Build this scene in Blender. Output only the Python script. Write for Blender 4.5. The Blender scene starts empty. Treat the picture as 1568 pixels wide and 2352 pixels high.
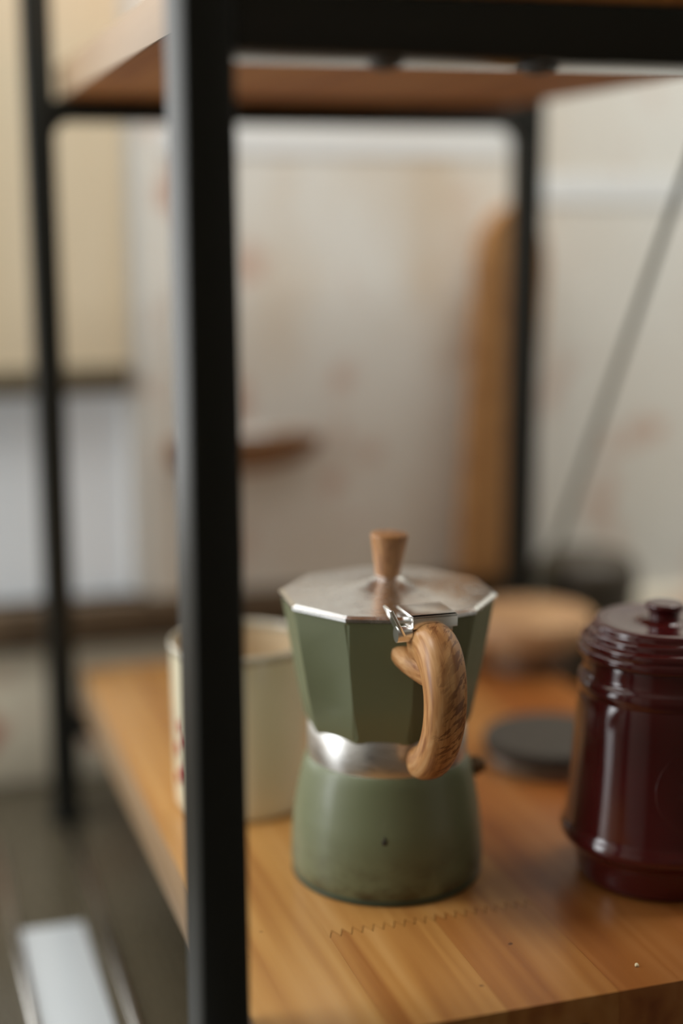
import bpy, bmesh, math, random
from mathutils import Vector, Matrix
R = math.radians
random.seed(7)
ZO = 1.0            # height of the lower shelf top above the floor; everything else is measured from it

# ------------------------------------------------------------------ camera
sc = bpy.context.scene
COL = sc.collection
cam_d = bpy.data.cameras.new('camera')
cam = bpy.data.objects.new('camera', cam_d)
COL.objects.link(cam)
P_, Y_, R_ = R(11.222), R(17.522), R(-0.133)
fw = Vector((math.sin(Y_)*math.cos(P_), math.cos(Y_)*math.cos(P_), -math.sin(P_)))
rt = Vector((math.cos(Y_), -math.sin(Y_), 0)); up = rt.cross(fw)
rt, up = rt*math.cos(R_)+up*math.sin(R_), up*math.cos(R_)-rt*math.sin(R_)
cam.matrix_world = Matrix(((rt.x, up.x, -fw.x, 0), (rt.y, up.y, -fw.y, 0),
                           (rt.z, up.z, -fw.z, 0.302+ZO), (0, 0, 0, 1)))
cam_d.sensor_fit = 'VERTICAL'; cam_d.sensor_height = 36.0
cam_d.lens = 3430.2/2352*36.0
cam_d.clip_start = 0.01
cam_d.dof.use_dof = True
cam_d.dof.focus_distance = 0.618
cam_d.dof.aperture_fstop = 1.7
sc.camera = cam

# ------------------------------------------------------------------ light
world = bpy.data.worlds.new('world'); sc.world = world
world.use_nodes = True
bg = world.node_tree.nodes['Background']
bg.inputs['Color'].default_value = (1.0, 0.97, 0.92, 1)
bg.inputs['Strength'].default_value = 0.95

def area(name, loc, size, sy, power, color, direction):
    l = bpy.data.lights.new(name, 'AREA'); l.shape = 'RECTANGLE'; l.size = size; l.size_y = sy
    l.energy = power; l.color = color
    o = bpy.data.objects.new(name, l); COL.objects.link(o)
    o.location = loc
    o.rotation_euler = Vector(direction).to_track_quat('-Z', 'Y').to_euler()
    return o
# daylight through the tall window in the left wall, and the one in the back wall left of the rack
area('daylight_left', (-1.13, 0.80, ZO+0.50), 0.40, 1.2, 10, (0.93, 0.97, 1.0), (1, 0, -0.12))
area('daylight_back', (-0.195, 1.12, ZO+0.57), 0.40, 1.0, 2.8, (0.95, 0.98, 1.0), (0, -1, 0))
# unseen overhead fill added to brighten the back wall; the upper shelf keeps it off the things on the lower one
area('wall_fill', (.25, 0.70, ZO+1.45), 1.9, 0.45, 34, (.99, 0.985, 0.94), (0, .28, -1))

vs = sc.view_settings
vs.view_transform = 'Standard'; vs.look = 'None'; vs.exposure = 0.0; vs.gamma = 1.0
vs.use_curve_mapping = False

# ------------------------------------------------------------------ materials
def mat(name, col=(.5, .5, .5), rough=.5, metal=0.0, coat=0.0, spec=0.5):
    m = bpy.data.materials.new(name); m.use_nodes = True
    b = m.node_tree.nodes['Principled BSDF']
    b.inputs['Base Color'].default_value = (*col, 1)
    b.inputs['Roughness'].default_value = rough
    b.inputs['Metallic'].default_value = metal
    b.inputs['Coat Weight'].default_value = coat
    b.inputs['Coat Roughness'].default_value = 0.05
    b.inputs['Specular IOR Level'].default_value = spec
    return m
class N:
    def __init__(s, m): s.t = m.node_tree; s.b = s.t.nodes['Principled BSDF']
    def add(s, typ, **kw):
        n = s.t.nodes.new(typ)
        for k, v in kw.items():
            if k in n.inputs: n.inputs[k].default_value = v
            else: setattr(n, k, v)
        return n
    def link(s, a, b): s.t.links.new(a, b)
    def ramp(s, fac, stops):
        r = s.t.nodes.new('ShaderNodeValToRGB'); e = r.color_ramp.elements
        while len(e) < len(stops): e.new(0.5)
        for i, (p, c) in enumerate(stops):
            e[i].position = p; e[i].color = (*c, 1) if len(c) == 3 else c
        s.link(fac, r.inputs[0]); return r.outputs[0]
    def mix(s, fac, a, b, mode='MIX'):
        n = s.t.nodes.new('ShaderNodeMix'); n.data_type = 'RGBA'; n.blend_type = mode
        for i, v in ((0, fac), (6, a), (7, b)):
            if isinstance(v, (int, float)): n.inputs[i].default_value = v
            elif isinstance(v, tuple): n.inputs[i].default_value = (*v, 1)
            else: s.link(v, n.inputs[i])
        return n.outputs[2]
    def mapping(s, src, scale=(1, 1, 1), loc=(0, 0, 0), rot=(0, 0, 0)):
        n = s.t.nodes.new('ShaderNodeMapping')
        n.inputs['Scale'].default_value = scale; n.inputs['Location'].default_value = loc
        n.inputs['Rotation'].default_value = rot
        s.link(src, n.inputs['Vector']); return n.outputs[0]
    def math(s, op, a, b=0.0, clamp=False):
        n = s.t.nodes.new('ShaderNodeMath'); n.operation = op; n.use_clamp = clamp
        for i, v in ((0, a), (1, b)):
            if isinstance(v, (int, float)): n.inputs[i].default_value = v
            else: s.link(v, n.inputs[i])
        return n.outputs[0]
    def noise(s, vec, scale=5, detail=3, rough=.5, dist=0):
        n = s.add('ShaderNodeTexNoise', Scale=scale, Detail=detail, Roughness=rough, Distortion=dist)
        s.link(vec, n.inputs['Vector']); return n.outputs['Fac']
    def bump(s, h, strength=.2, dist=.001):
        n = s.add('ShaderNodeBump', Strength=strength, Distance=dist)
        s.link(h, n.inputs['Height']); s.link(n.outputs[0], s.b.inputs['Normal'])

def pine(name, dark, mid, light, rough=.42, axis='Y', seed_random=True, scale=1.0):
    """finger-jointed pine: growth-ring streaks running along one axis, each plank with its own offset"""
    m = mat(name, mid, rough); n = N(m)
    tc = n.add('ShaderNodeTexCoord').outputs['Object']
    oi = n.add('ShaderNodeObjectInfo').outputs['Random']
    comb = n.add('ShaderNodeCombineXYZ')
    k = n.math('MULTIPLY', oi, 7.0)
    for i in range(3): n.link(k, comb.inputs[i])
    va = n.add('ShaderNodeVectorMath', operation='ADD')
    n.link(tc, va.inputs[0]); n.link(comb.outputs[0], va.inputs[1])
    v = va.outputs[0]
    st = {'Y': (1, .055, 1), 'X': (.055, 1, 1), 'Z': (1, 1, .055)}[axis]
    mp = n.mapping(v, st)
    big = n.noise(mp, 52*scale, 2, .5, .6)
    fine = n.noise(n.mapping(v, tuple(1 if a == 1 else .015 for a in st)), 420*scale, 3, .6)
    w = n.add('ShaderNodeTexWave', wave_type='BANDS', bands_direction='X' if axis != 'X' else 'Y', Scale=34*scale, Distortion=9.0, Detail=2.0)
    w.inputs['Detail Scale'].default_value = 1.3
    n.link(mp, w.inputs['Vector'])
    f = n.math('ADD', n.math('MULTIPLY', big, .80), n.math('MULTIPLY', w.outputs['Fac'], .10))
    f = n.math('ADD', f, n.math('MULTIPLY', fine, .10))
    c = n.ramp(f, [(.22, dark), (.50, mid), (.80, light)])
    sp = n.noise(v, 95*scale, 1, .4)
    c = n.mix(n.ramp(sp, [(.20, (1, 1, 1)), (.235, (0, 0, 0))]), c, tuple(.45*x for x in dark))
    oc = n.t.nodes.new('ShaderNodeObjectInfo').outputs['Color']
    c2 = n.mix(1.0, c, oc, 'MULTIPLY')
    n.link(c2, n.b.inputs['Base Color'])
    n.bump(fine, .12, .0006)
    return m

M = {}
M['pine'] = pine('pine', (.25, .092, .020), (.385, .192, .053), (.475, .275, .098), rough=.31)
M['pine_upper'] = pine('pine_upper', (.27, .085, .016), (.42, .165, .036), (.48, .225, .066), rough=.7)
M['pine_upper'].node_tree.nodes['Principled BSDF'].inputs['Specular IOR Level'].default_value = .25
M['edge_sheen'] = pine('pale_pine_sheen', (.21, .125, .062), (.285, .185, .10), (.335, .23, .135), rough=.5)  # paler pine, the sheen of the lit edge put into the colour
m = M['black'] = mat('black_powder_coat', (.011, .012, .0095), .48, spec=.35); n = N(m)
tc = n.add('ShaderNodeTexCoord').outputs['Object']
n.bump(n.noise(tc, 900, 2), .12, .0003)
M['black_gloss'] = mat('black_gloss_rail', (.011, .012, .0095), .10)
M['strut'] = mat('grey_green_steel', (.09, .10, .07), .45, .3)

def pot_green(name, stained):
    m = mat(name, (.13, .155, .085), .45, coat=.14); n = N(m)
    tc = n.add('ShaderNodeTexCoord').outputs['Object']
    a = n.noise(tc, 60, 4, .6)
    c = n.mix(n.math('MULTIPLY', a, .35), (.146, .168, .090), (.124, .140, .073))
    if stained:
        n.b.inputs['Coat Weight'].default_value = .22; n.b.inputs['Coat Roughness'].default_value = .16
        sep = n.add('ShaderNodeSeparateXYZ'); n.link(tc, sep.inputs[0])
        low = n.add('ShaderNodeMapRange'); n.link(sep.outputs[2], low.inputs[0])
        for k_, v_ in (('From Min', .004), ('From Max', .030), ('To Min', 1.0), ('To Max', 0.0)): low.inputs[k_].default_value = v_
        blot = n.ramp(n.noise(n.mapping(tc, (1, 1, 1.6), (.3, .1, .2)), 75, 5, .62), [(.42, (0, 0, 0)), (.70, (1, 1, 1))])
        st = n.math('MULTIPLY', n.math('MULTIPLY', low.outputs[0], blot), .85)
        c = n.mix(st, c, (.045, .036, .014))
        sc_ = n.ramp(n.noise(n.mapping(tc, (1, 1, .25)), 160, 3, .6), [(.66, (0, 0, 0)), (.72, (1, 1, 1))])
        c = n.mix(n.math('MULTIPLY', sc_, .18), c, (.30, .33, .22))
    n.link(c, n.b.inputs['Base Color'])
    n.link(n.ramp(n.noise(tc, 45, 3), [(.3, (.38,)*3), (.7, (.52,)*3)]), n.b.inputs['Roughness'])
    return m
M['green'] = pot_green('sage_enamel', False)
M['green_base'] = pot_green('sage_enamel_heat_stained', True)
M['green_dark'] = mat('dark_green_rim', (.05, .075, .05), .4)
M['chip'] = mat('bare_chip', (.018, .014, .009), .6)

m = M['alu'] = mat('brushed_aluminium', (.72, .71, .69), .24, 1.0); n = N(m)
tc = n.add('ShaderNodeTexCoord').outputs['Object']
n.link(n.ramp(n.noise(n.mapping(tc, (1, 1, 6)), 120, 4, .6), [(.3, (.26,)*3), (.75, (.42,)*3)]), n.b.inputs['Roughness'])
M['alu_lid'] = mat('polished_aluminium', (.90, .91, .91), .2, 1.0); n = N(M['alu_lid'])
tc = n.add('ShaderNodeTexCoord').outputs['Object']
n.link(n.ramp(n.noise(tc, 130, 5, .65), [(.35, (.18,)*3), (.75, (.34,)*3)]), n.b.inputs['Roughness'])
n.bump(n.noise(tc, 260, 3), .10, .0004)
M['chrome'] = mat('bright_steel', (.95, .95, .93), .28, 1.0)
M['brass'] = mat('dull_brass', (.20, .14, .09), .35, 1.0)

def printed_wood(name):
    m = mat(name, (.46, .22, .08), .36); n = N(m)
    at = n.add('ShaderNodeAttribute', attribute_name='tex').outputs['Vector']
    g1 = n.noise(n.mapping(at, (1, 1, .16)), 330, 3, .55, .4)
    c = n.ramp(g1, [(.28, (.27, .105, .033)), (.50, (.50, .25, .092)), (.74, (.66, .39, .18))])
    fl = n.noise(n.mapping(n.mapping(at, rot=(0, R(-38), 0)), (.24, 1.0, 1.0)), 520, 3, .6, .35)
    sep = n.add('ShaderNodeSeparateXYZ'); n.link(at, sep.inputs[0])
    mk = n.math('ADD', n.math('MULTIPLY', sep.outputs[0], 42.0), n.noise(at, 70, 2, .5))
    d = n.math('MULTIPLY', n.ramp(fl, [(.50, (0, 0, 0)), (.57, (1, 1, 1))]), n.ramp(mk, [(.26, (0, 0, 0)), (.46, (1, 1, 1))]))
    c = n.mix(n.math('MULTIPLY', d, .80), c, (.15, .052, .018))
    br = n.noise(n.mapping(at, (1, 1, .5)), 60, 2)
    c = n.mix(n.ramp(br, [(.54, (0, 0, 0)), (.72, (.6, .6, .6))]), c, (.23, .085, .028))
    n.link(c, n.b.inputs['Base Color'])
    return m
M['handle'] = printed_wood('printed_wood_handle')
m = M['knob'] = mat('turned_wood_knob', (.40, .19, .07), .45); n = N(m)
tc = n.add('ShaderNodeTexCoord').outputs['Object']
g = n.noise(n.mapping(tc, (1, 1, .14), rot=(0, R(35), 0)), 480, 3, .6)
n.link(n.ramp(g, [(.30, (.20, .075, .024)), (.55, (.42, .20, .075)), (.8, (.52, .28, .11))]), n.b.inputs['Base Color'])

m = M['burgundy'] = mat('burgundy_glaze', (.072, .006, .008), .14, coat=.4); n = N(m)
tc = n.add('ShaderNodeTexCoord').outputs['Object']
c = n.mix(n.noise(tc, 35, 3), (.050, .0042, .0045), (.080, .0072, .0078))
n.link(c, n.b.inputs['Base Color'])
n.bump(n.noise(n.mapping(tc, (1, 1, .5)), 70, 2), .10, .0012)

m = M['ivory'] = mat('ivory_enamel', (.46, .42, .30), .28, coat=.3); n = N(m)
tc = n.add('ShaderNodeTexCoord').outputs['Object']
n.link(n.mix(n.noise(tc, 25, 3), (.78, .71, .50), (.82, .76, .57)), n.b.inputs['Base Color'])
M['lining'] = mat('tan_glazed_lining', (.66, .52, .34), .45)
M['ivory_rim'] = mat('ivory_glazed_rim', (.50, .46, .36), .12, coat=.8)
M['red_print'] = mat('red_print', (.42, .035, .03), .35)
def turned(name, dark, light, sc_=150, rough=.5):
    m = mat(name, light, rough); n = N(m)
    tc = n.add('ShaderNodeTexCoord').outputs['Object']
    g = n.noise(n.mapping(tc, (1, .12, 1)), sc_, 3, .6)
    n.link(n.ramp(g, [(.3, dark), (.7, light)]), n.b.inputs['Base Color']); return m
M['beech'] = turned('beech_wood', (.34, .18, .085), (.52, .31, .15))
M['board_wood'] = turned('oiled_board', (.28, .125, .04), (.46, .24, .085), 60)
m = M['felt'] = mat('dark_grey_felt', (.045, .041, .035), .95); n = N(m)
tc = n.add('ShaderNodeTexCoord').outputs['Object']
n.link(n.mix(n.noise(tc, 700, 3), (.034, .028, .021), (.075, .062, .047)), n.b.inputs['Base Color'])
n.bump(n.noise(tc, 1500, 2), .5, .001)
M['pewter'] = mat('pale_grey_rim', (.30, .26, .22), .3, .4)
M['stoneware'] = turned('dark_stoneware', (.028, .021, .012), (.046, .034, .020), 40, .5)
M['bracket'] = turned('brown_bracket_wood', (.15, .072, .030), (.23, .115, .050), 60)
M['crumb'] = mat('pale_crumb', (.70, .58, .36), .8)

def wall_material():
    """pale stone-look wall covering with tan clouds and terracotta blotches"""
    m = mat('mottled_cream_wall', (.6, .57, .5), .45); n = N(m)
    tc = n.add('ShaderNodeTexCoord').outputs['Object']
    base = n.mix(n.noise(tc, 2.4, 2), (.70, .67, .60), (.80, .80, .76))
    tan = n.ramp(n.noise(n.mapping(tc, (1, 1, .55), (3.1, 0, 1.7)), 7.5, 3, .55), [(.44, (0, 0, 0)), (.64, (1, 1, 1))])
    sx = n.add('ShaderNodeSeparateXYZ'); n.link(tc, sx.inputs[0])
    mr = n.add('ShaderNodeMapRange'); n.link(sx.outputs[0], mr.inputs[0])
    for k_, v_ in (('From Min', .46), ('From Max', .52), ('To Min', .6), ('To Max', .15)): mr.inputs[k_].default_value = v_
    c = n.mix(n.math('MULTIPLY', tan, mr.outputs[0]), base, (.60, .46, .30))
    terra = n.ramp(n.noise(n.mapping(tc, (1, 1, .8), (.35, 0, .52)), 17, 3, .55), [(.56, (0, 0, 0)), (.68, (1, 1, 1))])
    c = n.mix(n.math('MULTIPLY', terra, .55), c, (.50, .20, .09))
    n.link(c, n.b.inputs['Base Color'])
    return m
M['wall'] = wall_material()
def tile_material():
    m = mat('floral_splashback', (.6, .56, .47), .3); n = N(m)
    tc = n.add('ShaderNodeTexCoord').outputs['Object']
    t = n.ramp(n.noise(n.mapping(tc, (1, 1, 1), (.1, 0, .36)), 14, 2, .5), [(.52, (0, 0, 0)), (.62, (1, 1, 1))])
    n.link(n.mix(n.math('MULTIPLY', t, .8), (.78, .72, .58), (.42, .11, .05)), n.b.inputs['Base Color'])
    return m
M['splash'] = tile_material()
M['plain_wall'] = mat('plain_plaster', (.55, .53, .49), .8)
M['dark_wall'] = mat('brown_cabinet_wall', (.10, .075, .05), .7)
M['trim'] = mat('white_border', (.80, .82, .82), .4)
M['sill'] = turned('dark_wood_sill', (.085, .055, .030), (.15, .10, .058), 30)
M['window_frame'] = mat('white_window_frame', (.72, .73, .72), .4)
m = M['blind'] = mat('tan_linen', (.62, .50, .33), .9); n = N(m)
tc = n.add('ShaderNodeTexCoord').outputs['Object']
n.link(n.mix(n.noise(n.mapping(tc, (14, 1, 1)), 6, 3), (.60, .49, .32), (.70, .61, .46)), n.b.inputs['Base Color'])
M['hem'] = mat('olive_hem_bar', (.13, .105, .065), .6)
m = M['pane'] = mat('frosted_pane', (.66, .68, .70), .35); n = N(m)
n.b.inputs['Emission Color'].default_value = (.86, .95, 1.0, 1); n.b.inputs['Emission Strength'].default_value = .12
m = M['steel'] = mat('dark_glossy_worktop', (.060, .050, .032), .22); n = N(m)
tc = n.add('ShaderNodeTexCoord').outputs['Object']
n.link(n.ramp(n.noise(n.mapping(tc, (20, 1, 1)), 30, 3), [(.3, (.20,)*3), (.7, (.30,)*3)]), n.b.inputs['Roughness'])
M['rib'] = mat('bright_steel_rib', (.62, .60, .56), .2, 1.0)
M['reflection_white'] = mat('painted_reflection_white', (.44, .47, .49), .25)  # pale colour that paints a bright reflection
M['cabinet'] = mat('dark_cabinet', (.05, .045, .038), .5)
M['floor'] = mat('dark_floor', (.08, .07, .06), .6)

# ------------------------------------------------------------------ mesh helpers
def finish(bm, name, m, parent=None, loc=None, smooth=40, kind=None):
    bmesh.ops.recalc_face_normals(bm, faces=bm.faces[:])
    if smooth:
        for f in bm.faces: f.smooth = True
        for e in bm.edges:
            e.smooth = not (len(e.link_faces) == 2 and e.calc_face_angle(0) > R(smooth))
    me = bpy.data.meshes.new(name); bm.to_mesh(me); bm.free()
    o = bpy.data.objects.new(name, me); COL.objects.link(o)
    if m: me.materials.append(M[m])
    if parent: o.parent = parent
    if loc: o.location = loc
    if kind: o['kind'] = kind
    return o
def bx(bm, lo, hi, bevel=0.0, seg=2, mtx=None):
    r = bmesh.ops.create_cube(bm, size=1.0)
    vs_ = r['verts']
    s = [hi[i]-lo[i] for i in range(3)]; c = [(hi[i]+lo[i])/2 for i in range(3)]
    for v in vs_: v.co = Vector((v.co.x*s[0]+c[0], v.co.y*s[1]+c[1], v.co.z*s[2]+c[2]))
    if bevel:
        es = list({e for v in vs_ for e in v.link_edges})
        rb = bmesh.ops.bevel(bm, geom=es, offset=bevel, segments=seg, profile=.5, affect='EDGES')
        vs_ = rb['verts'] if not mtx else list({v for f in rb['faces'] for v in f.verts} | {v for v in vs_ if v.is_valid})
    if mtx:
        for v in vs_: v.co = mtx @ v.co
    return bm
def box(name, lo, hi, m, parent=None, bevel=0.0, kind=None, mtx=None):
    bm = bmesh.new(); bx(bm, lo, hi, bevel, mtx=mtx); return finish(bm, name, m, parent, kind=kind, smooth=40)
def lathe(bm, prof, seg=96, center=(0, 0), sides=None):
    rings = []
    for (r, z) in prof:
        if r < 1e-6: rings.append([bm.verts.new((center[0], center[1], z))])
        else: rings.append([bm.verts.new((center[0]+r*math.cos(2*math.pi*i/seg), center[1]+r*math.sin(2*math.pi*i/seg), z)) for i in range(seg)])
    for a, b in zip(rings, rings[1:]):
        if len(a) == 1 and len(b) == 1: continue
        for i in range(seg):
            j = (i+1) % seg
            if len(a) == 1: bm.faces.new((a[0], b[i], b[j]))
            elif len(b) == 1: bm.faces.new((a[i], b[0], a[j]))
            else: bm.faces.new((a[i], b[i], b[j], a[j]))
    return bm
def smooth_prof(pts, k=4):
    """Catmull-Rom through profile points"""
    out = []
    P = [pts[0]]+list(pts)+[pts[-1]]
    for i in range(1, len(P)-2):
        for s in range(k):
            t = s/k; a, b, c, d = P[i-1:i+3]
            out.append(tuple(.5*(2*b[q]+(c[q]-a[q])*t+(2*a[q]-5*b[q]+4*c[q]-d[q])*t*t+(3*b[q]-a[q]-3*c[q]+d[q])*t**3) for q in range(len(b))))
    out.append(tuple(pts[-1])); return out
def rod(bm, a, b, r, seg=16):
    a, b = Vector(a), Vector(b); d = (b-a).normalized()
    u = d.orthogonal().normalized(); w = d.cross(u)
    ra = [bm.verts.new(a+r*(u*math.cos(2*math.pi*i/seg)+w*math.sin(2*math.pi*i/seg))) for i in range(seg)]
    rb = [bm.verts.new(b+r*(u*math.cos(2*math.pi*i/seg)+w*math.sin(2*math.pi*i/seg))) for i in range(seg)]
    for i in range(seg): bm.faces.new((ra[i], ra[(i+1) % seg], rb[(i+1) % seg], rb[i]))
    bm.faces.new(ra[::-1]); bm.faces.new(rb); return bm
def tag(o, label=None, cat=None, group=None, kind=None):
    for k, v in (('label', label), ('category', cat), ('group', group), ('kind', kind)):
        if v: o[k] = v
    return o
def thing(name, label, cat, loc=(0, 0, 0), rz=0.0, group=None):
    o = bpy.data.objects.new(name, None); COL.objects.link(o)
    o.empty_display_size = .05; o.location = loc; o.rotation_euler = (0, 0, rz)
    return tag(o, label, cat, group)

# ------------------------------------------------------------------ the setting
WY = 1.05                   # back wall plane
CZ = ZO-0.10                # worktop height
SILL0, SILL1 = ZO+.000, ZO+.030
box('floor', (-1.6, -1.6, -.05), (1.6, WY+.3, 0), 'floor', kind='structure')
# back wall: solid pieces around the window opening (X -1.0..-0.42 bright pane, low pane behind the blind)
WX0, WX1, WZ0, WZ1 = -.44, .185, ZO+.03, ZO+1.15
bm = bmesh.new()
bx(bm, (WX1, WY, 0), (1.3, WY+.12, ZO+1.5))
bx(bm, (-1.25, WY, 0), (WX0, WY+.12, ZO+1.5))
bx(bm, (WX0, WY, 0), (WX1, WY+.12, WZ0))
bx(bm, (WX0, WY, WZ1), (WX1, WY+.12, ZO+1.5))
finish(bm, 'wall_back', 'wall', kind='structure', smooth=0)
box('trim_1', (.20, WY-.0008, ZO+.345), (.462, WY, ZO+.362), 'trim', kind='structure')
box('trim_3', (.47, WY-.0008, ZO+.311), (1.25, WY, ZO+.332), 'trim', kind='structure')
sp = box('trim_2', (-1.1, WY-.006, CZ), (1.25, WY, ZO), 'splash', kind='structure', bevel=.001)
# window in the back wall
win = box('window_1', (WX0, WY+.05, WZ0), (WX0+.04, WY+.10, WZ1), 'window_frame', kind='structure', bevel=.002)
box('frame_jamb', (WX1-.012, WY+.006, WZ0), (WX1, WY+.10, WZ1), 'window_frame', win, .002)
box('mullion', (.015, WY+.010, WZ0), (.045, WY+.10, WZ1), 'window_frame', win, .002)
box('frame_head', (WX0+.04, WY+.05, WZ1-.04), (WX1-.012, WY+.10, WZ1), 'window_frame', win, .002)
box('pane', (.045, WY+.016, WZ0), (WX1-.012, WY+.026, WZ1-.04), 'pane', win)
box('window_sill', (WX0-.06, WY-.014, SILL0), (.47, WY+.03, SILL1), 'sill', win, .003)
# left wall with its own window opening
bm = bmesh.new()
bx(bm, (-1.25, -1.0, 0), (-1.15, .58, ZO+1.5)); bx(bm, (-1.25, .58, 0), (-1.15, WY, ZO-.12)); bx(bm, (-1.25, .58, ZO+1.12), (-1.15, WY, ZO+1.5))
finish(bm, 'wall_left', 'plain_wall', kind='structure', smooth=0)
box('wall_front', (-1.25, -1.1, 0), (1.4, -1.0, ZO+1.5), 'dark_wall', kind='structure')
box('ceiling', (-1.25, -1.1, ZO+1.5), (1.4, .22, ZO+1.56), 'plain_wall', kind='structure')
box('wall_right', (1.3, -1.0, 0), (1.4, WY+.12, ZO+1.5), 'plain_wall', kind='structure')

# worktop the rack stands on
ct = thing('kitchen_worktop', 'dark glossy worktop with raised steel ribs under the shelf rack', 'worktop', (0, 0, 0))
box('worktop_slab', (-1.14, .36, CZ-.03), (1.29, WY-.007, CZ), 'steel', ct, .003)
box('cabinet_body', (-1.12, .40, .08), (1.27, WY-.02, CZ-.03), 'cabinet', ct, .003)
box('plinth', (-1.12, .45, 0), (1.27, WY-.02, .08), 'cabinet', ct)
box('reflection_patch', (.0625, .40, CZ-.002), (.0985, .812, CZ+.0008), 'reflection_white', ct, .0004)  # pale slab added in place of a bright reflection on the worktop
for x in (.0595, .1085, .0105, -.0385):
    box('raised_rib', (x-.0028, .525, CZ-.001), (x+.0028, .945, CZ+.0035), 'rib', ct, .0012)

# ------------------------------------------------------------------ shelf rack
rack = thing('shelf_rack', 'black square-tube metal shelf rack with two pine shelves', 'shelf rack', (0, 0, CZ+.0002))
D = 0.10   # lower shelf top above the worktop
T = .018
TD = .028   # front tubes are deeper than wide
XL, XR, YF, YB = .1003, .449, .4853, .9585
posts = [(XL, YF), (XR-T, YF), (XL, YB), (XR-T, YB)]
for x, y in posts:
    td = TD if y == YF else T
    p = box('post', (x, y, .004), (x+T, y+td, D+.80), 'black', rack, .0016)
    f = box('foot', (x-.002, y-.002, 0), (x+T+.002, y+td+.002, .006), 'black', p, .001)
ZU = D+.374
BT = .0255
for z, nm in ((ZU, 'upper'), (D-BT, 'lower')):
    for y, hh in ((YF, .0205), (YB, .0150)):
        box('cross_rail', (XL+T, y, z-hh), (XR-T, y+(.038 if y == YF else T), z-.0006), 'black_gloss', rack, .0010)
# weld beads under the front upper rail
for x in (.1745, .2315, .33):
    bm = bmesh.new()
    bmesh.ops.create_uvsphere(bm, u_segments=16, v_segments=10, radius=1)
    for v in bm.verts: v.co = Vector((x+v.co.x*.006, YF+.016+v.co.y*.010, ZU-.0205+v.co.z*.003))
    finish(bm, 'weld_bead', 'black', rack)
# corner gussets where rail and post meet (small fillets)
for x, s in ((XL+T, 1), (XR-T, -1)):
    bm = bmesh.new()
    prof = [(0, 0), (s*.011, 0)]+[(s*(.011-.011*math.sin(R(a))), -.011+.011*math.cos(R(a))) for a in range(15, 91, 15)]
    lo = [bm.verts.new((x+q[0]-s*.0003, YB+.002, ZU-.0146+q[1])) for q in prof]
    hi = [bm.verts.new((x+q[0]-s*.0003, YB+T-.002, ZU-.0146+q[1])) for q in prof]
    bm.faces.new(lo); bm.faces.new(hi[::-1])
    for i in range(len(prof)): bm.faces.new((lo[i], lo[(i+1) % len(prof)], hi[(i+1) % len(prof)], hi[i]))
    finish(bm, 'corner_fillet', 'black', rack, smooth=0)
# diagonal strut on the right side
bm = bmesh.new(); rod(bm, (.4465, .945, D+.035), (.4465, .738, D+.374), .0023)
finish(bm, 'diagonal_strut', 'strut', rack)

def plank(name, x0, x1, y0, y1, z0, z1, m, zig0=False, zig1=False, tone=(1, 1, 1)):
    """one stave of a shelf; zig0/zig1: finger-jointed front/back end"""
    g = .00022
    x0 += .00004; x1 -= .00004
    amp, per = .0030, .0044
    def end(y, zig, rev):
        pts = []
        if zig:
            nn = int((x1-x0)/per)*2
            for i in range(nn+1):
                t = i/nn; pts.append((x0+(x1-x0)*t, y+(amp if i % 2 else -amp)))
        else: pts = [(x0, y), (x1, y)]
        return pts[::-1] if rev else pts
    out = end(y0+(2*g if zig0 else 0), zig0, False)+end(y1-(2*g if zig1 else 0), zig1, True)
    bm = bmesh.new()
    lo = [bm.verts.new((*q, z0)) for q in out]; hi = [bm.verts.new((*q, z1)) for q in out]
    bm.faces.new(lo[::-1]); ft = bm.faces.new(hi)
    for i in range(len(out)): bm.faces.new((lo[i], lo[(i+1) % len(out)], hi[(i+1) % len(out)], hi[i]))
    if z1 > ZU:
        es = [e for e in bm.edges]
        bmesh.ops.bevel(bm, geom=es, offset=.0006, segments=2, affect='EDGES')
    o = finish(bm, name, m, rack, smooth=30); o.color = (*tone, 1); return o
xs = [.1244, .1724, .2204, .2684, .3164, .3644, .4249]
SY0, SY1 = .4853, .982
shade_tones = [(1, 1, 1), (.95, .88, .82), (.86, .70, .60), (.77, .55, .45), (.72, .48, .38), (.70, .47, .37)]  # light falloff and the pot's shadow painted in: planks darker, redder to the right
joints = [None, .5664, .5672, .80, .70, None]
for i in range(6):
    j = joints[i]
    if j:
        plank('shelf_plank', xs[i], xs[i+1], SY0, j, D-BT, D, 'pine', zig1=True, tone=shade_tones[i])
        plank('shelf_plank', xs[i], xs[i+1], j, SY1, D-BT, D, 'pine', zig0=True, tone=tuple(.5+.5*q for q in shade_tones[i]))
    else: plank('shelf_plank', xs[i], xs[i+1], SY0, SY1, D-BT, D, 'pine', tone=shade_tones[i])
for i in range(6): plank('shelf_plank', xs[i], xs[i+1], SY0, SY1, ZU, ZU+.020, 'pine_upper')

# thin pale strips added as painted sheen on the left edges of both shelves
box('edge_sheen_strip', (xs[0]-.0012, SY0, D-BT), (xs[0]-.00005, SY1, D), 'edge_sheen', rack, .0003)
box('edge_sheen_strip', (xs[0]-.0012, SY0, ZU), (xs[0]-.00005, SY1, ZU+.020), 'edge_sheen', rack, .0003)

# ------------------------------------------------------------------ moka pot
PX, PY = .2190, .6244
az = math.atan2(PX, PY)
pot = thing('moka_pot', 'sage green faceted moka pot with wood-look handle in sharp focus', 'coffee pot', (PX, PY, ZO+.0004), -az)
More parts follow.
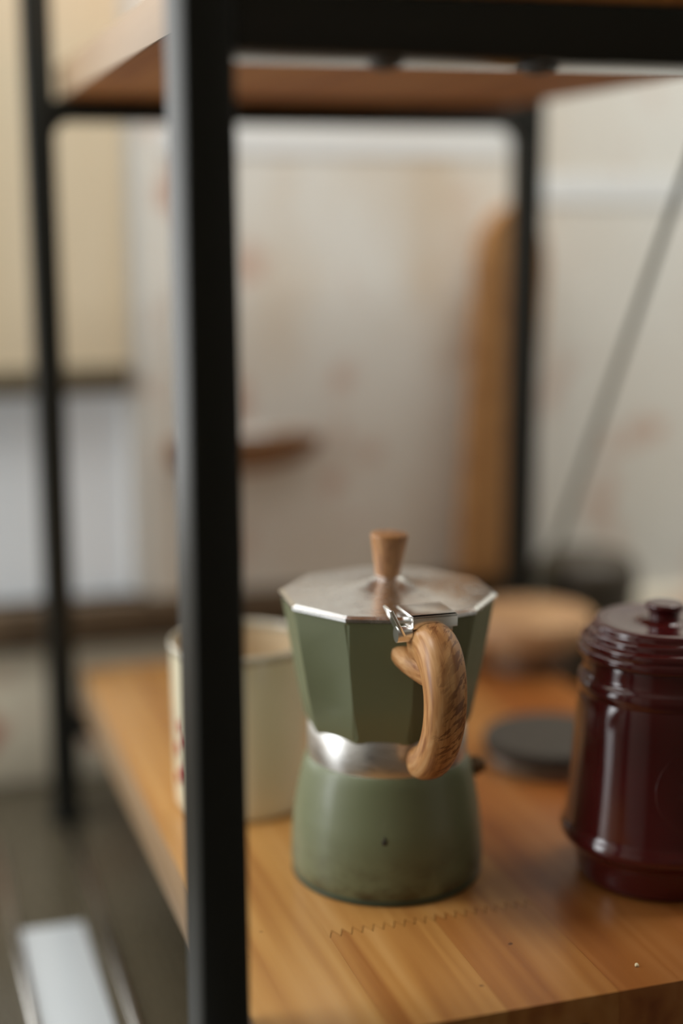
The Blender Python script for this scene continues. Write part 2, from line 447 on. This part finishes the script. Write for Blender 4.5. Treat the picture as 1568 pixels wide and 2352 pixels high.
# local frame: -Y faces the viewer, +X is to the right
prof = smooth_prof([(.0405, .0008), (.0436, .0016), (.0448, .0060), (.0449, .0120), (.0444, .0210), (.0435, .0300), (.0425, .0360),
                    (.0413, .0425), (.0399, .0490), (.0386, .0540), (.0370, .0572), (.0352, .0580)], 4)
bm = bmesh.new(); lathe(bm, [(0, .0008)]+prof+[(0, .0580)], 128)
base = finish(bm, 'boiler', 'green_base', pot, smooth=50)
bm = bmesh.new(); lathe(bm, [(.0400, 0), (.0441, 0), (.0446, .0010), (.0444, .0022), (.0400, .0020), (.0400, 0)], 128)
finish(bm, 'bottom_rim', 'green_dark', base)
# paint chip on the boiler
bm = bmesh.new()
bmesh.ops.create_uvsphere(bm, u_segments=14, v_segments=8, radius=1)
for v in bm.verts:
    w = 1.0+.35*math.sin(5*v.co.x+3*v.co.z)
    v.co = Vector((-.0006+v.co.x*.0013*w, -.0432+v.co.y*.0006, .0300+v.co.z*.0022*w))
finish(bm, 'paint_chip', 'chip', base)
bm = bmesh.new()
lathe(bm, [(0, .0566), (.0366, .0566), (.0369, .0580), (.0369, .0735), (.0362, .0745), (0, .0745)], 128)
finish(bm, 'steel_collar', 'alu', pot)
# safety valve on the right side of the boiler
bm = bmesh.new()
rod(bm, (.0360, .006, .0478), (.0432, .006, .0478), .0050, 6)
rod(bm, (.0430, .006, .0478), (.0460, .006, .0478), .0032, 20)
finish(bm, 'safety_valve', 'brass', pot, smooth=30)
# ten-sided upper chamber
NF, TH0 = 10, -21.0
def decagon(r, z, rot=TH0): return [(r*math.sin(R(rot+36*i)), -r*math.cos(R(rot+36*i)), z) for i in range(NF)]
bm = bmesh.new()
lev = [(.0362, .0722), (.0376, .0728), (.0390, .0752), (.0418, .0910), (.0455, .1120), (.0487, .1298), (.0489, .1310), (.0470, .1312), (.0445, .1200), (.0380, .0800)]
rings = [[bm.verts.new(q) for q in decagon(r, z)] for r, z in lev]
for a, b in zip(rings, rings[1:]):
    for i in range(NF): bm.faces.new((a[i], a[(i+1) % NF], b[(i+1) % NF], b[i]))
bm.faces.new(rings[0]); bm.faces.new(rings[-1])
vert_edges = [e for e in bm.edges if abs(e.verts[0].co.z-e.verts[1].co.z) > .004 and min(v.co.z for v in e.verts) > .07 and all((v.co.x**2+v.co.y**2)**.5 > .0385 for v in e.verts)]
bmesh.ops.bevel(bm, geom=vert_edges, offset=.0012, segments=3, affect='EDGES')
finish(bm, 'upper_chamber', 'green', pot, smooth=20)
# pouring spout on the side away from the handle
HPH = 19.0
sd = Vector((math.sin(R(HPH+180)), -math.cos(R(HPH+180)), 0)); st = Vector((sd.y, -sd.x, 0))
bm = bmesh.new()
tip = [sd*.060+Vector((0, 0, .1305)), ]
a = [bm.verts.new(sd*.0440+st*s*.013+Vector((0, 0, .1305))) for s in (-1, 1)]
b = bm.verts.new(sd*.0585+Vector((0, 0, .1305))); c = bm.verts.new(sd*.0425+Vector((0, 0, .104)))
c2 = bm.verts.new(sd*.0400+Vector((0, 0, .128)))
bm.faces.new((a[0], b, c)); bm.faces.new((b, a[1], c)); bm.faces.new((a[0], b, c2)); bm.faces.new((b, a[1], c2)); bm.faces.new((a[0], c2, c)); bm.faces.new((c2, a[1], c))
finish(bm, 'spout', 'green', pot, smooth=0)
# lid: faceted low dome
bm = bmesh.new()
lev = [(.0475, .1312), (.0497, .1314), (.0499, .1328), (.0480, .1338), (.0400, .1344), (.0300, .1352), (.0200, .1364), (.0120, .1381), (.0080, .1398)]
rings = [[bm.verts.new(q) for q in decagon(r, z)] for r, z in lev]
for a, b in zip(rings, rings[1:]):
    for i in range(NF): bm.faces.new((a[i], a[(i+1) % NF], b[(i+1) % NF], b[i]))
bm.faces.new(rings[0]); bm.faces.new(rings[-1])
lid = finish(bm, 'lid', 'alu_lid', pot, smooth=16)
bm = bmesh.new(); lathe(bm, smooth_prof([(.0085, .1392), (.0070, .1402), (.0056, .1410), (.0050, .1416)], 3)+[(0, .1416)], 48)
finish(bm, 'knob_seat', 'alu_lid', lid)
bm = bmesh.new()
lathe(bm, [(0, .1408), (.0050, .1408), (.0057, .1414), (.0064, .1470), (.0074, .1530), (.0084, .1582), (.0087, .1594), (.0084, .1603), (.0076, .1607), (0, .1607)], 48)
bmesh.ops.rotate(bm, verts=bm.verts, cent=(0, 0, .1408), matrix=Matrix.Rotation(R(2.5), 3, 'Y'))
finish(bm, 'lid_knob', 'knob', lid, smooth=35)
# hinge: plate on the lid rim, knuckle and pin, upright stop tab
hd = Vector((math.sin(R(HPH)), -math.cos(R(HPH)), 0)); ht = Vector((hd.y, -hd.x, 0))*-1   # ht: to the right along the rim
if ht.x < 0: ht = -ht
def hm(rho, t, z): return hd*rho+ht*t+Vector((0, 0, z))
def hbox(bm, r0, r1, t0, t1, z0, z1, bev=.0003, tilt=0.0):
    mtx = Matrix(((hd.x, ht.x, 0, 0), (hd.y, ht.y, 0, 0), (0, 0, 1, 0), (0, 0, 0, 1)))
    if tilt: 
        piv = Matrix.Translation((r0, t0, z0)); mtx = mtx @ piv @ Matrix.Rotation(tilt, 4, 'X') @ piv.inverted()
    t = bmesh.new(); bx(t, (r0, t0, z0), (r1, t1, z1), bev, 2)
    for v in t.verts: v.co = mtx @ v.co
    me_ = bpy.data.meshes.new('tmp'); t.to_mesh(me_); t.free(); bm.from_mesh(me_); bpy.data.meshes.remove(me_)
bm = bmesh.new()
hbox(bm, .0370, .0580, -.0085, .0115, .1356, .1369)
hbox(bm, .0550, .0580, -.0085, .0115, .1315, .1369)
hinge = finish(bm, 'hinge_plate', 'chrome', pot, smooth=30)
bm = bmesh.new(); rod(bm, hm(.0535, -.0105, .1305), hm(.0535, .0100, .1305), .0026, 20)
rod(bm, hm(.0545, -.0150, .1290), hm(.0545, -.0085, .1290), .0034, 20)
finish(bm, 'hinge_knuckle', 'chrome', hinge, smooth=30)
bm = bmesh.new()
hbox(bm, .0475, .0580, -.0128, -.0114, .1285, .1415, .0004, R(27))
finish(bm, 'hinge_tab', 'chrome', hinge, smooth=30)
# handle: swept, flattened section with its own grain coordinates
path = smooth_prof([(.0500, .1215, .0050, .0060), (.0506, .1218, .0082, .0088), (.0530, .1228, .0090, .0096), (.0590, .1240, .0092, .0100), (.0655, .1222, .0094, .0098), (.0710, .1165, .0092, .0090),
                    (.0738, .1080, .0089, .0082), (.0738, .0990, .0087, .0078), (.0715, .0905, .0085, .0076), (.0672, .0825, .0083, .0076), (.0610, .0755, .0081, .0077), (.0545, .0710, .0079, .0076), (.0485, .0690, .0074, .0072), (.0440, .0682, .0058, .0056), (.0425, .0680, .0028, .0028)], 5)
SEG = 28
bm = bmesh.new(); lay = bm.verts.layers.float_vector.new('tex')
rings = []; along = 0; prev = None
for k, (rho, z, wt, wn) in enumerate(path):
    a = path[max(k-1, 0)]; b = path[min(k+1, len(path)-1)]
    d = Vector((b[0]-a[0], b[1]-a[1])).normalized(); nrm = Vector((-d.y, d.x))
    if prev: along += math.hypot(rho-prev[0], z-prev[1])
    prev = (rho, z); ring = []
    for i in range(SEG):
        t = 2*math.pi*i/SEG; ct_, st_ = math.cos(t), math.sin(t)
        e = .82
        u = math.copysign(abs(ct_)**e, ct_)*wt; v = math.copysign(abs(st_)**e, st_)*wn
        vv = bm.verts.new(hd*(rho+nrm.x*v)+ht*u+Vector((0, 0, z+nrm.y*v)))
        vv[lay] = Vector((u, v, along)); ring.append(vv)
    rings.append(ring)
for a, b in zip(rings, rings[1:]):
    for i in range(SEG): bm.faces.new((a[i], a[(i+1) % SEG], b[(i+1) % SEG], b[i]))
bm.faces.new(rings[0][::-1]); bm.faces.new(rings[-1])
hnd = finish(bm, 'handle', 'handle', pot, smooth=60)
# lug that joins the handle to the chamber
bm = bmesh.new(); lay = bm.verts.layers.float_vector.new('tex')
secs = [(.0420, .0128, .1170, .0052), (.0450, .0127, .1160, .0052), (.0500, .0118, .1148, .0052), (.0550, .0100, .1138, .0056), (.0600, .0084, .1136, .0062), (.0660, .0070, .1136, .0062)]
rings = []
for rho, wt, zc, hz in secs:
    ring = []
    for i in range(24):
        t = 2*math.pi*i/24; ct_, st_ = math.cos(t), math.sin(t)
        u = math.copysign(abs(ct_)**.6, ct_)*wt; v = math.copysign(abs(st_)**.6, st_)*hz
        vv = bm.verts.new(hm(rho, u, zc+v)); vv[lay] = Vector((u, v, rho)); ring.append(vv)
    rings.append(ring)
for a, b in zip(rings, rings[1:]):
    for i in range(24): bm.faces.new((a[i], a[(i+1) % 24], b[(i+1) % 24], b[i]))
bm.faces.new(rings[0]); bm.faces.new(rings[-1])
finish(bm, 'handle_lug', 'handle', hnd, smooth=50)

# ------------------------------------------------------------------ burgundy jar
JX, JY = .3366, .5805
jar = thing('lidded_jar', 'glossy dark burgundy ceramic jar with stepped lid and ringed body', 'jar', (JX, JY, ZO+.0004), -math.atan2(JX, JY))
outer = [(.0330, .0000), (.0352, .0012), (.0362, .0040), (.0372, .0100), (.0388, .0150), (.0412, .0178), (.0435, .0200), (.0443, .0226), (.0436, .0252), (.0424, .0275), (.0420, .0310),
         (.0411, .0400), (.0402, .0520), (.0394, .0650), (.0386, .0780), (.0376, .0870), (.0372, .0890), (.0378, .0910), (.0381, .0932), (.0376, .0955), (.0364, .0972), (.0357, .0990), (.0355, .1040), (.0352, .1062)]
bm = bmesh.new(); lathe(bm, [(0, 0)]+smooth_prof(outer, 3)+[(.0325, .1062), (.0320, .100), (.032, .006), (0, .006)], 128)
body = finish(bm, 'jar_body', 'burgundy', jar, smooth=50)
bm = bmesh.new()
lidp = [(.0340, .1056), (.0376, .1062), (.0385, .1082), (.0380, .1102), (.0372, .1108), (.0375, .1122), (.0370, .1140), (.0358, .1146), (.0344, .1150), (.0342, .1168), (.0333, .1180), (.0322, .1186), (.0316, .1206), (.0304, .1217), (.0270, .1219), (.0200, .1213), (.0135, .1212), (.0110, .1222), (.0096, .1228), (.0072, .1232)]
lathe(bm, [(0, .1056)]+smooth_prof(lidp, 3)+[(0, .1232)], 128)
jl = finish(bm, 'jar_lid', 'burgundy', jar, smooth=50)
bm = bmesh.new()
lathe(bm, [(0, .1218)]+smooth_prof([(.0076, .1218), (.0070, .1230), (.0070, .1250), (.0078, .1266), (.0086, .1276), (.0087, .1288), (.0080, .1297), (.0060, .1299)], 4)+[(0, .1299)], 64)
finish(bm, 'lid_knob', 'burgundy', jl, smooth=50)
# raised emblem: ring with a small sprig, following the body surface
def body_r(z):
    for (r0, z0), (r1, z1) in zip(outer, outer[1:]):
        if z0 <= z <= z1: return r0+(r1-r0)*(z-z0)/max(z1-z0, 1e-9)
    return .04
def surf(u, z, off=0.0):
    r = body_r(z)+off; th = R(24)+u/.041
    return Vector((r*math.sin(th), -r*math.cos(th), z))
def relief(points, rad, closed=False):
    bm = bmesh.new(); rr = []
    n_ = len(points)
    for k in range(n_):
        p = Vector(points[k]); q0 = Vector(points[(k-1) % n_ if closed else max(k-1, 0)]); q1 = Vector(points[(k+1) % n_ if closed else min(k+1, n_-1)])
        d = (q1-q0).normalized(); o_ = Vector((p.x, p.y, 0)).normalized(); s = d.cross(o_).normalized()
        rr.append([bm.verts.new(p+(o_*math.sin(2*math.pi*i/8)*.7+s*math.cos(2*math.pi*i/8))*rad) for i in range(8)])
    for k in range(n_ if closed else n_-1):
        a, b = rr[k], rr[(k+1) % n_]
        for i in range(8): bm.faces.new((a[i], a[(i+1) % 8], b[(i+1) % 8], b[i]))
    if not closed: bm.faces.new(rr[0]); bm.faces.new(rr[-1])
    return bm
ring_pts = [surf(.0175*math.cos(2*math.pi*i/64), .054+.0185*math.sin(2*math.pi*i/64), -.0003) for i in range(64)]
em = finish(relief(ring_pts, .00055, True), 'embossed_ring', 'burgundy', body, smooth=60)
for k in range(7):
    s = -1 if k % 2 else 1
    z0 = .044+k*.0026
    finish(relief([surf(s*t*.007, z0+t*.006, -.0003) for t in (0, .33, .66, 1)], .0008), 'embossed_leaf', 'burgundy', body, smooth=60)

# ------------------------------------------------------------------ ivory cup behind the post
mug = thing('enamel_cup', 'ivory enamel cup standing behind the moka pot', 'cup', (.1740, .7250, ZO+.0004), 0)
bm = bmesh.new()
mp = smooth_prof([(.0318, 0), (.0338, .0015), (.0345, .006), (.0350, .030), (.0356, .060), (.0360, .0850)], 3)
lathe(bm, [(0, 0)]+mp+[(.0352, .0850)], 96)
cup_body = finish(bm, 'cup_body', 'ivory', mug, smooth=50)
bm = bmesh.new(); lathe(bm, [(.0351, .0850), (.0342, .060), (.0332, .006), (.030, .003), (0, .003)], 96)
finish(bm, 'cup_lining', 'lining', mug, smooth=50)
bm = bmesh.new()
lathe(bm, smooth_prof([(.0360, .0835), (.0368, .0848), (.0369, .0868), (.0360, .0880), (.0347, .0874), (.0344, .0850), (.0350, .0836), (.0360, .0835)], 3), 96)
finish(bm, 'cup_rim', 'ivory_rim', mug, smooth=60)
for (th, z, sx, sz) in ((196, .047, .0036, .0050), (204, .040, .0030, .0040), (190, .034, .0032, .0042), (200, .022, .0034, .0052), (188, .018, .0025, .003)):
    bm = bmesh.new(); bmesh.ops.create_uvsphere(bm, u_segments=12, v_segments=8, radius=1)
    c = Vector((math.cos(R(th)), math.sin(R(th)), 0)); t = Vector((-c.y, c.x, 0))
    for v in bm.verts: v.co = c*(.0349+v.co.x*.0007)+t*v.co.y*sx+Vector((0, 0, z+v.co.z*sz))
    finish(bm, 'red_motif', 'red_print', cup_body)

# ------------------------------------------------------------------ dark round trivet behind the jar
tv = thing('round_trivet', 'flat round dark grey felt-topped trivet between pot and jar', 'trivet', (.3540, .7290, ZO+.0004), 0)
bm = bmesh.new(); lathe(bm, [(0, 0)]+smooth_prof([(.0330, 0), (.0350, .0008), (.0354, .0030), (.0350, .0058), (.0330, .0064)], 3)+[(0, .0064)], 96)
finish(bm, 'trivet_base', 'pewter', tv, smooth=50)
bm = bmesh.new(); lathe(bm, [(0, .0062)]+smooth_prof([(.0345, .0062), (.0372, .0075), (.0384, .0105), (.0376, .0140), (.0350, .0152), (.0300, .0150)], 3)+[(0, .0140)], 96)
finish(bm, 'felt_pad', 'felt', tv, smooth=60)

# ------------------------------------------------------------------ wooden stand by the back right post
ws = thing('wooden_stand', 'round pale beech stand with thick rim at the back right post', 'wooden stand', (.4180, .9000, ZO+.0004), 0)
bm = bmesh.new()
lathe(bm, [(0, .0190)]+smooth_prof([(.0260, .0190), (.0405, .0200), (.0430, .0225), (.0434, .0290), (.0430, .0345), (.0415, .0365), (.0380, .0368), (.0370, .0352)], 3)+[(0, .0345)], 96)
finish(bm, 'stand_plate', 'beech', ws, smooth=50)
bm = bmesh.new(); lathe(bm, [(0, 0)]+smooth_prof([(.0270, 0), (.0285, .0015), (.0270, .005), (.0215, .011), (.0230, .0195)], 3)+[(0, .0195)], 64)
finish(bm, 'stand_foot', 'bracket', ws, smooth=50)

# ------------------------------------------------------------------ dark crock on the worktop beyond the rack
ck = thing('stoneware_crock', 'dark brown stoneware crock on the worktop behind the rack', 'crock', (.5060, .9900, CZ+.0003), 0)
bm = bmesh.new(); lathe(bm, [(0, 0)]+smooth_prof([(.0310, 0), (.0360, .004), (.0380, .03), (.0385, .08), (.0380, .115), (.0365, .122)], 3)+[(0, .122)], 72)
finish(bm, 'crock_body', 'stoneware', ck, smooth=50)
bm = bmesh.new(); lathe(bm, [(0, .122)]+smooth_prof([(.0360, .122), (.0385, .124), (.0388, .130), (.0380, .142), (.0330, .1500), (.0200, .1530)], 3)+[(0, .1538)], 72)
finish(bm, 'crock_lid', 'stoneware', ck, smooth=50)

# ------------------------------------------------------------------ wooden board standing on the sill behind the right post
bd = thing('chopping_board', 'narrow oiled wooden board standing on the sill behind the right post', 'chopping board', (.445, 1.0315, SILL1), 0)
bm = bmesh.new()
w, h = .0260, .29
out = [(-w, 0), (w, 0), (w, h-.05)]+[(w*math.cos(R(a)), h-.05+.04*math.sin(R(a))) for a in range(15, 180, 15)]+[(-w, h-.05)]
lo = [bm.verts.new((x, -.009, z)) for x, z in out]; hi = [bm.verts.new((x, .009, z)) for x, z in out]
bm.faces.new(lo); bm.faces.new(hi[::-1])
for i in range(len(out)): bm.faces.new((lo[i], lo[(i+1) % len(out)], hi[(i+1) % len(out)], hi[i]))
bmesh.ops.bevel(bm, geom=[e for e in bm.edges if abs(e.verts[0].co.y-e.verts[1].co.y) < 1e-6], offset=.002, segments=2, affect='EDGES')
b_ = finish(bm, 'board_blade', 'board_wood', bd, smooth=30)
bd.rotation_euler = (0, R(3.0), 0)
bm = bmesh.new(); rod(bm, (0, -.0098, h-.045), (0, .0098, h-.045), .005, 20)
finish(bm, 'hanging_hole', 'chip', bd)

# ------------------------------------------------------------------ small bracket on the wall
br = thing('wall_bracket', 'small rounded brown wooden bracket fixed to the pale wall', 'wall bracket', (.245, WY, ZO+.135), 0)
bm = bmesh.new()
out = [(-.045, .010), (.054, .012), (.064, .010), (.060, .002), (.046, -.006), (.020, -.012), (-.020, -.012), (-.045, -.008)]
lo = [bm.verts.new((x, -.028, z)) for x, z in out]; hi = [bm.verts.new((x, 0, z)) for x, z in out]
bm.faces.new(lo); bm.faces.new(hi[::-1])
for i in range(len(out)): bm.faces.new((lo[i], lo[(i+1) % len(out)], hi[(i+1) % len(out)], hi[i]))
bmesh.ops.bevel(bm, geom=list(bm.edges), offset=.0012, segments=2, affect='EDGES')
finish(bm, 'bracket_arm', 'bracket', br, smooth=40)
box('back_plate', (-.030, -.0035, -.018), (.030, 0, .012), 'trim', br, .001)

# ------------------------------------------------------------------ blind in the window
bl = thing('roller_blind', 'tan linen roller blind pulled halfway down the window', 'blind', (.0, WY+.006, ZO+.185), 0)
box('blind_fabric', (.035, -.001, .012), (.176, .001, .93), 'blind', bl)
box('hem_bar', (.035, -.006, -.006), (.176, .006, .014), 'hem', bl, .003)
bm = bmesh.new(); rod(bm, (.028, .004, .935), (.182, .004, .935), .017, 24); finish(bm, 'roller', 'window_frame', bl)

# ------------------------------------------------------------------ crumb on the front of the shelf
bm = bmesh.new(); bmesh.ops.create_icosphere(bm, subdivisions=2, radius=.00085)
for v in bm.verts: v.co *= 1+.35*math.sin(3000*v.co.x+1700*v.co.y)
o = finish(bm, 'bread_crumb', 'crumb', None, (.2842, .5010, ZO+.0007))
tag(o, 'tiny pale crumb on the pine shelf near its front edge', 'crumb')
